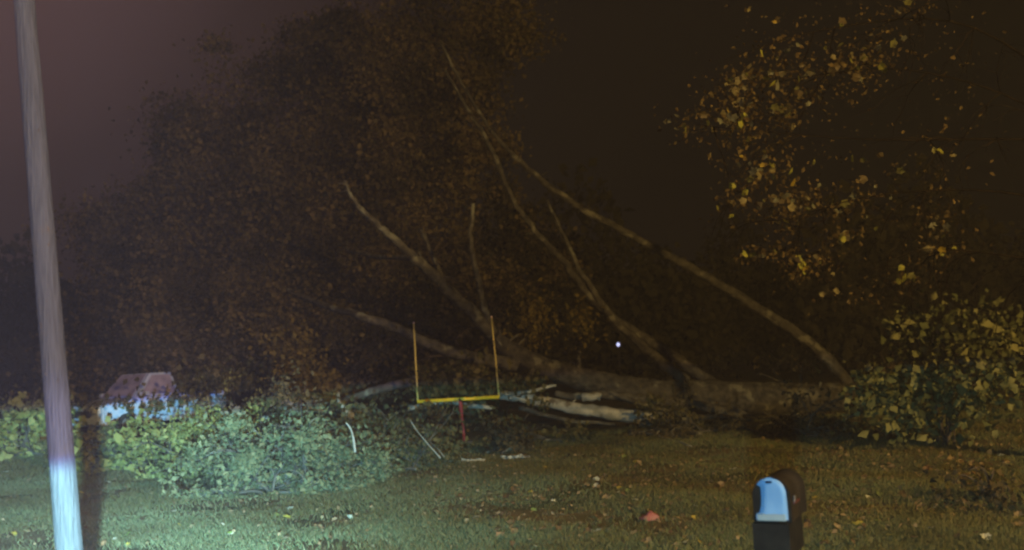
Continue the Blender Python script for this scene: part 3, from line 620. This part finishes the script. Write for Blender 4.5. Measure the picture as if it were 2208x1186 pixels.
# ---------------------------------------------------------------- mailbox
def mailbox():
    D = 8.0; A = P(1667, 1120, D)          # middle of the floor of the box at its door
    ang = R(-27); M3 = Matrix.Rotation(ang, 3, 'Z')   # local +y runs back into the box
    o = empty('mailbox', (A.x, A.y, gz(A.x, A.y))); tag(o, 'dark rounded mailbox on its post with a bright pale blue door', 'mailbox')
    blk = mat('black_plastic', (.008, .008, .009), (.014, .014, .014), scale=9, rough=.9, spec=.1)
    brn = mat('brown_plastic', (.012, .011, .012), (.026, .023, .023), scale=3, rough=.85, spec=.1)
    dr = mat('pale_painted_door', (.09, .21, .44), (.13, .26, .50), scale=2.5, rough=.45, spec=.5)
    rd = mat('red_flag_paint', (.07, .02, .02), rough=.5)
    T = lambda x, y, z: A+M3 @ Vector((x, y, z))
    def arch(w_, h_, n_=14):
        # flat bottom, straight sides, round top
        r_ = w_/2; pts = [(-r_, 0), ]
        for i in range(n_+1):
            a = math.pi*(1-i/n_); pts.append((math.cos(a)*r_, h_-r_+math.sin(a)*r_))
        pts.append((r_, 0)); return pts
    def loft(secs, mt, name, par, smooth=True, caps=True):
        V = []; nn = len(secs[0][1])
        for y, prof, oz, ox in secs: V += [tuple(T(x+ox, y, z+oz)) for x, z in prof]
        Fc = [(s*nn+i, s*nn+(i+1) % nn, (s+1)*nn+(i+1) % nn, (s+1)*nn+i) for s in range(len(secs)-1) for i in range(nn)]
        if caps: Fc += [tuple(range(nn))[::-1], tuple((len(secs)-1)*nn+i for i in range(nn))]
        q = MB().add(V, Fc).build(name, mt, par)
        if smooth:
            for p in q.data.polygons: p.use_smooth = len(p.vertices) == 4
            q.data.set_sharp_from_angle(angle=R(40)) if hasattr(q.data, 'set_sharp_from_angle') else None
        return q
    W, H = .290, .345
    loft([(.02, arch(W, H), -.02, 0), (.06, arch(W+.014, H+.01), -.025, 0), (.08, arch(W, H), -.02, 0), (.50, arch(W, H), -.02, 0), (.56, arch(W+.012, H+.008), -.024, 0), (.60, arch(W+.012, H+.008), -.024, 0)], brn, 'body', o)
    # front hood rim, darker
    loft([(-.012, arch(W+.008, H+.006), -.022, 0), (.018, arch(W+.010, H+.008), -.024, 0)], blk, 'rim', o)
    # door: arched plate with a rounded edge, pushed in along a crease on its left
    ap = arch(.252, .335, 16); V = []; Fc = []
    rows = 12; ny = 12
    def half(z):
        r_ = .126; return r_ if z < .335-r_ else math.sqrt(max(r_*r_-(z-(.335-r_))**2, 0))
    zs = [.335*(1-(1-i/18)**1.0) for i in range(19)]; zs[-1] = .3345
    for z in zs:
        h_ = max(half(z), .01)
        for j in range(13):
            x = -h_+2*h_*j/12; edge = min(1, (h_-abs(x))/.02)*.012
            fold = 0
            cx = -.062+.02*(z/.3)
            if x < cx: fold = -.030*min(1, (cx-x)/.04)*(1 if z < .27 else .3)
            if z < .055: fold *= .2
            V.append(tuple(T(x, -.026-edge-fold+.006*math.sin(z*14+x*9), z)))
    for i in range(18):
        for j in range(12): k_ = i*13+j; Fc.append((k_, k_+1, k_+14, k_+13))
    MB().add(V, Fc).build('door', dr, o, smooth=True)
    MB().box(T(0, -.050, .022), (.225, .016, .050), M3).build('door_lip', mat('greyed_door_paint', (.16, .22, .28), (.22, .28, .34), scale=3), o, bevel=.006)
    MB().box(T(0, -.045, .30), (.05, .03, .016), M3).build('handle', blk, o, bevel=.004)
    # flag folded down along the right side
    fl = MB().box(T(W/2+.014, .17, .12), (.008, .20, .022), M3).build('flag', rd, o)
    MB().box(T(W/2+.018, .10, .15), (.006, .05, .05), M3).build('flag_tip', mat('white_plastic', (.10, .10, .12), rough=.8), fl)
    # newspaper box and post
    loft([(-.03, [(-.15, -.30), (-.15, -.03), (.14, -.03), (.14, -.30)], 0, -.015), (.52, [(-.14, -.30), (-.14, -.03), (.13, -.03), (.13, -.30)], 0, -.01)], blk, 'newspaper_box', o, smooth=False)
    MB().box(T(0, .24, (-.3-A.z)/2), (.12, .12, A.z-.3), M3).build('post', blk, o, bevel=.01)
mailbox()

# ---------------------------------------------------------------- car half buried by branches
def car():
    D = 31.0; c_ = P(310, 866, D); ang = R(-152)
    g = gz(c_.x, c_.y); o = empty('pickup_truck', (c_.x, c_.y, g)); tag(o, 'pale pickup truck half hidden behind the broken branches at the left', 'pickup truck')
    M3 = Matrix.Rotation(R(-118), 3, 'Z')   # local +x is forward
    T = lambda x, y, z: Vector((c_.x, c_.y, g))+M3 @ Vector((x, y, z))
    paint = mat('pale_car_paint', (.36, .44, .56), (.44, .50, .62), scale=2, rough=.3, spec=.6, coat=.4)
    glass = mat('car_glass', (.20, .18, .26), (.36, .31, .38), scale=3, rough=.35, spec=.7)  # pinkish violet reflection of light on the panes, painted into the base colour
    blk = mat('car_trim', (.02, .02, .02), rough=.6); tyre = mat('tyre_rubber', (.02, .02, .02), rough=.9); rim = mat('wheel_metal', (.5, .5, .52), metal=.8, rough=.35)
    lamp = mat('headlight_lens', (.75, .8, .9), rough=.15, spec=.8)
    # lower body as lofted sections along x
    def sec(x, w_, z0, z1, s=.1):
        return [(x, -w_, z0+.05), (x, -w_-.02, (z0+z1)/2), (x, -w_+.03, z1-s*.3), (x, -w_+s, z1), (x, w_-s, z1), (x, w_-.03, z1-s*.3), (x, w_+.02, (z0+z1)/2), (x, w_, z0+.05)]
    def loft(S, name, mt, par=o):
        nn = len(S[0]); V = [tuple(T(*q)) for s in S for q in s]
        Fc = [(s*nn+i, s*nn+(i+1) % nn, (s+1)*nn+(i+1) % nn, (s+1)*nn+i) for s in range(len(S)-1) for i in range(nn)]+[tuple(range(nn))[::-1], tuple((len(S)-1)*nn+i for i in range(nn))]
        return MB().add(V, Fc).build(name, mt, par, bevel=.02)
    loft([sec(2.30, .72, .42, .80), sec(2.2, .84, .32, .96), sec(1.2, .92, .30, 1.10), sec(.95, .92, .30, 1.14), sec(-.9, .92, .30, 1.14), sec(-2.5, .92, .34, 1.16), sec(-2.6, .90, .38, 1.12)], 'body', paint)
    # cabin: pillars and roof as a slightly inset shell
    loft([[(x1, -.62, 1.84), (x1, .62, 1.84), (x0, .80, 1.12), (x0, -.80, 1.12)] for x0, x1 in ((.98, .28), (-.75, -.55))], 'cabin', paint)
    V = [T(1.00, -.66, 1.17), T(1.00, .66, 1.17), T(.36, .55, 1.80), T(.36, -.55, 1.80)]
    n_ = (V[1]-V[0]).cross(V[3]-V[0]).normalized()
    def slab(pts, name, mt, th=.02, par=o):
        n_ = (pts[1]-pts[0]).cross(pts[-1]-pts[0]).normalized()*th; k_ = len(pts)
        Vv = [tuple(p-n_*.3) for p in pts]+[tuple(p+n_) for p in pts]
        MB().add(Vv, [tuple(range(k_))[::-1], tuple(range(k_, 2*k_))]+[(i, (i+1) % k_, k_+(i+1) % k_, k_+i) for i in range(k_)]).build(name, mt, par)
    slab(V, 'windshield', glass)
    for s in (-1, 1):
        def sd(pts, nm, mt=glass):
            q = [T(x, s*(.80-(z-1.12)*.25+.005), z) for x, z in pts]
            slab(q if s < 0 else q[::-1], nm, mt)
        sd([(.78, 1.18), (.25, 1.76), (-.45, 1.76), (-.58, 1.18)], 'side_window')
        MB().box(T(.75, s*.98, 1.22), (.14, .16, .13), M3).build('mirror', paint, o, bevel=.03)
        MB().box(T(2.27, s*.62, .82), (.10, .34, .18), M3).build('headlight', lamp, o, bevel=.03)
        for x in (1.45, -2.1):
            w_ = MB().tube([T(x, s*.70, .34), T(x, s*.945, .34)], .34, 24).build('wheel', tyre, o)
            MB().tube([T(x, s*.94, .34), T(x, s*.955, .34)], .2, 16).build('rim', rim, w_)
    MB().box(T(2.31, 0, .72), (.05, .8, .2), M3).build('grille', blk, o); MB().box(T(2.30, 0, .48), (.14, 1.6, .16), M3).build('bumper', paint, o, bevel=.04)
car()

# ---------------------------------------------------------------- far lamp post
def far_lamp():
    p = P(1333, 743, 55); g = gz(p.x, p.y); o = empty('lamp_post', (p.x, p.y, g)); tag(o, 'tiny lit lamp on a post far behind the fallen stems', 'lamp post')
    MB().tube([(p.x, p.y, g), (p.x, p.y, p.z-.12)], .028, 8).build('post', mat('pale_post', (.04, .035, .05), rough=.8), o)
    bm = bmesh.new(); bmesh.ops.create_uvsphere(bm, u_segments=12, v_segments=8, radius=.085); bm.verts.ensure_lookup_table()
    V = [(v.co.x+p.x, v.co.y+p.y, v.co.z*1.3+p.z) for v in bm.verts]; f = [tuple(x.index for x in q.verts) for q in bm.faces]; bm.free()
    MB().add(V, f).build('bulb', mat('lit_bulb', (.8, .8, 1), emit=((.55, .60, 1.0), 1.5)), o)
far_lamp()

# ---------------------------------------------------------------- hazy night air
def haze():
    x0, x1, y0, y1, z0, z1 = -320, 320, -70, 430, -3.2, 24
    V = [(x, y, z) for z in (z0, z1) for y in (y0, y1) for x in (x0, x1)]
    me = bpy.data.meshes.new('haze'); me.from_pydata(V, [], [(0, 2, 3, 1), (4, 5, 7, 6), (0, 1, 5, 4), (2, 6, 7, 3), (0, 4, 6, 2), (1, 3, 7, 5)]); me.update()
    M = bpy.data.materials.new('night_air'); M.use_nodes = True; T = M.node_tree; T.nodes.remove(T.nodes['Principled BSDF'])
    v = T.nodes.new('ShaderNodeVolumePrincipled'); v.inputs['Color'].default_value = (.9, .9, .9, 1); v.inputs['Density'].default_value = HAZE; v.inputs['Anisotropy'].default_value = 0.0
    T.links.new(v.outputs[0], T.nodes['Material Output'].inputs['Volume'])
    tag(link('haze', me, M), 'thin misty night air over the yard', 'haze', kind='stuff')
HAZE = 0.0011
haze()
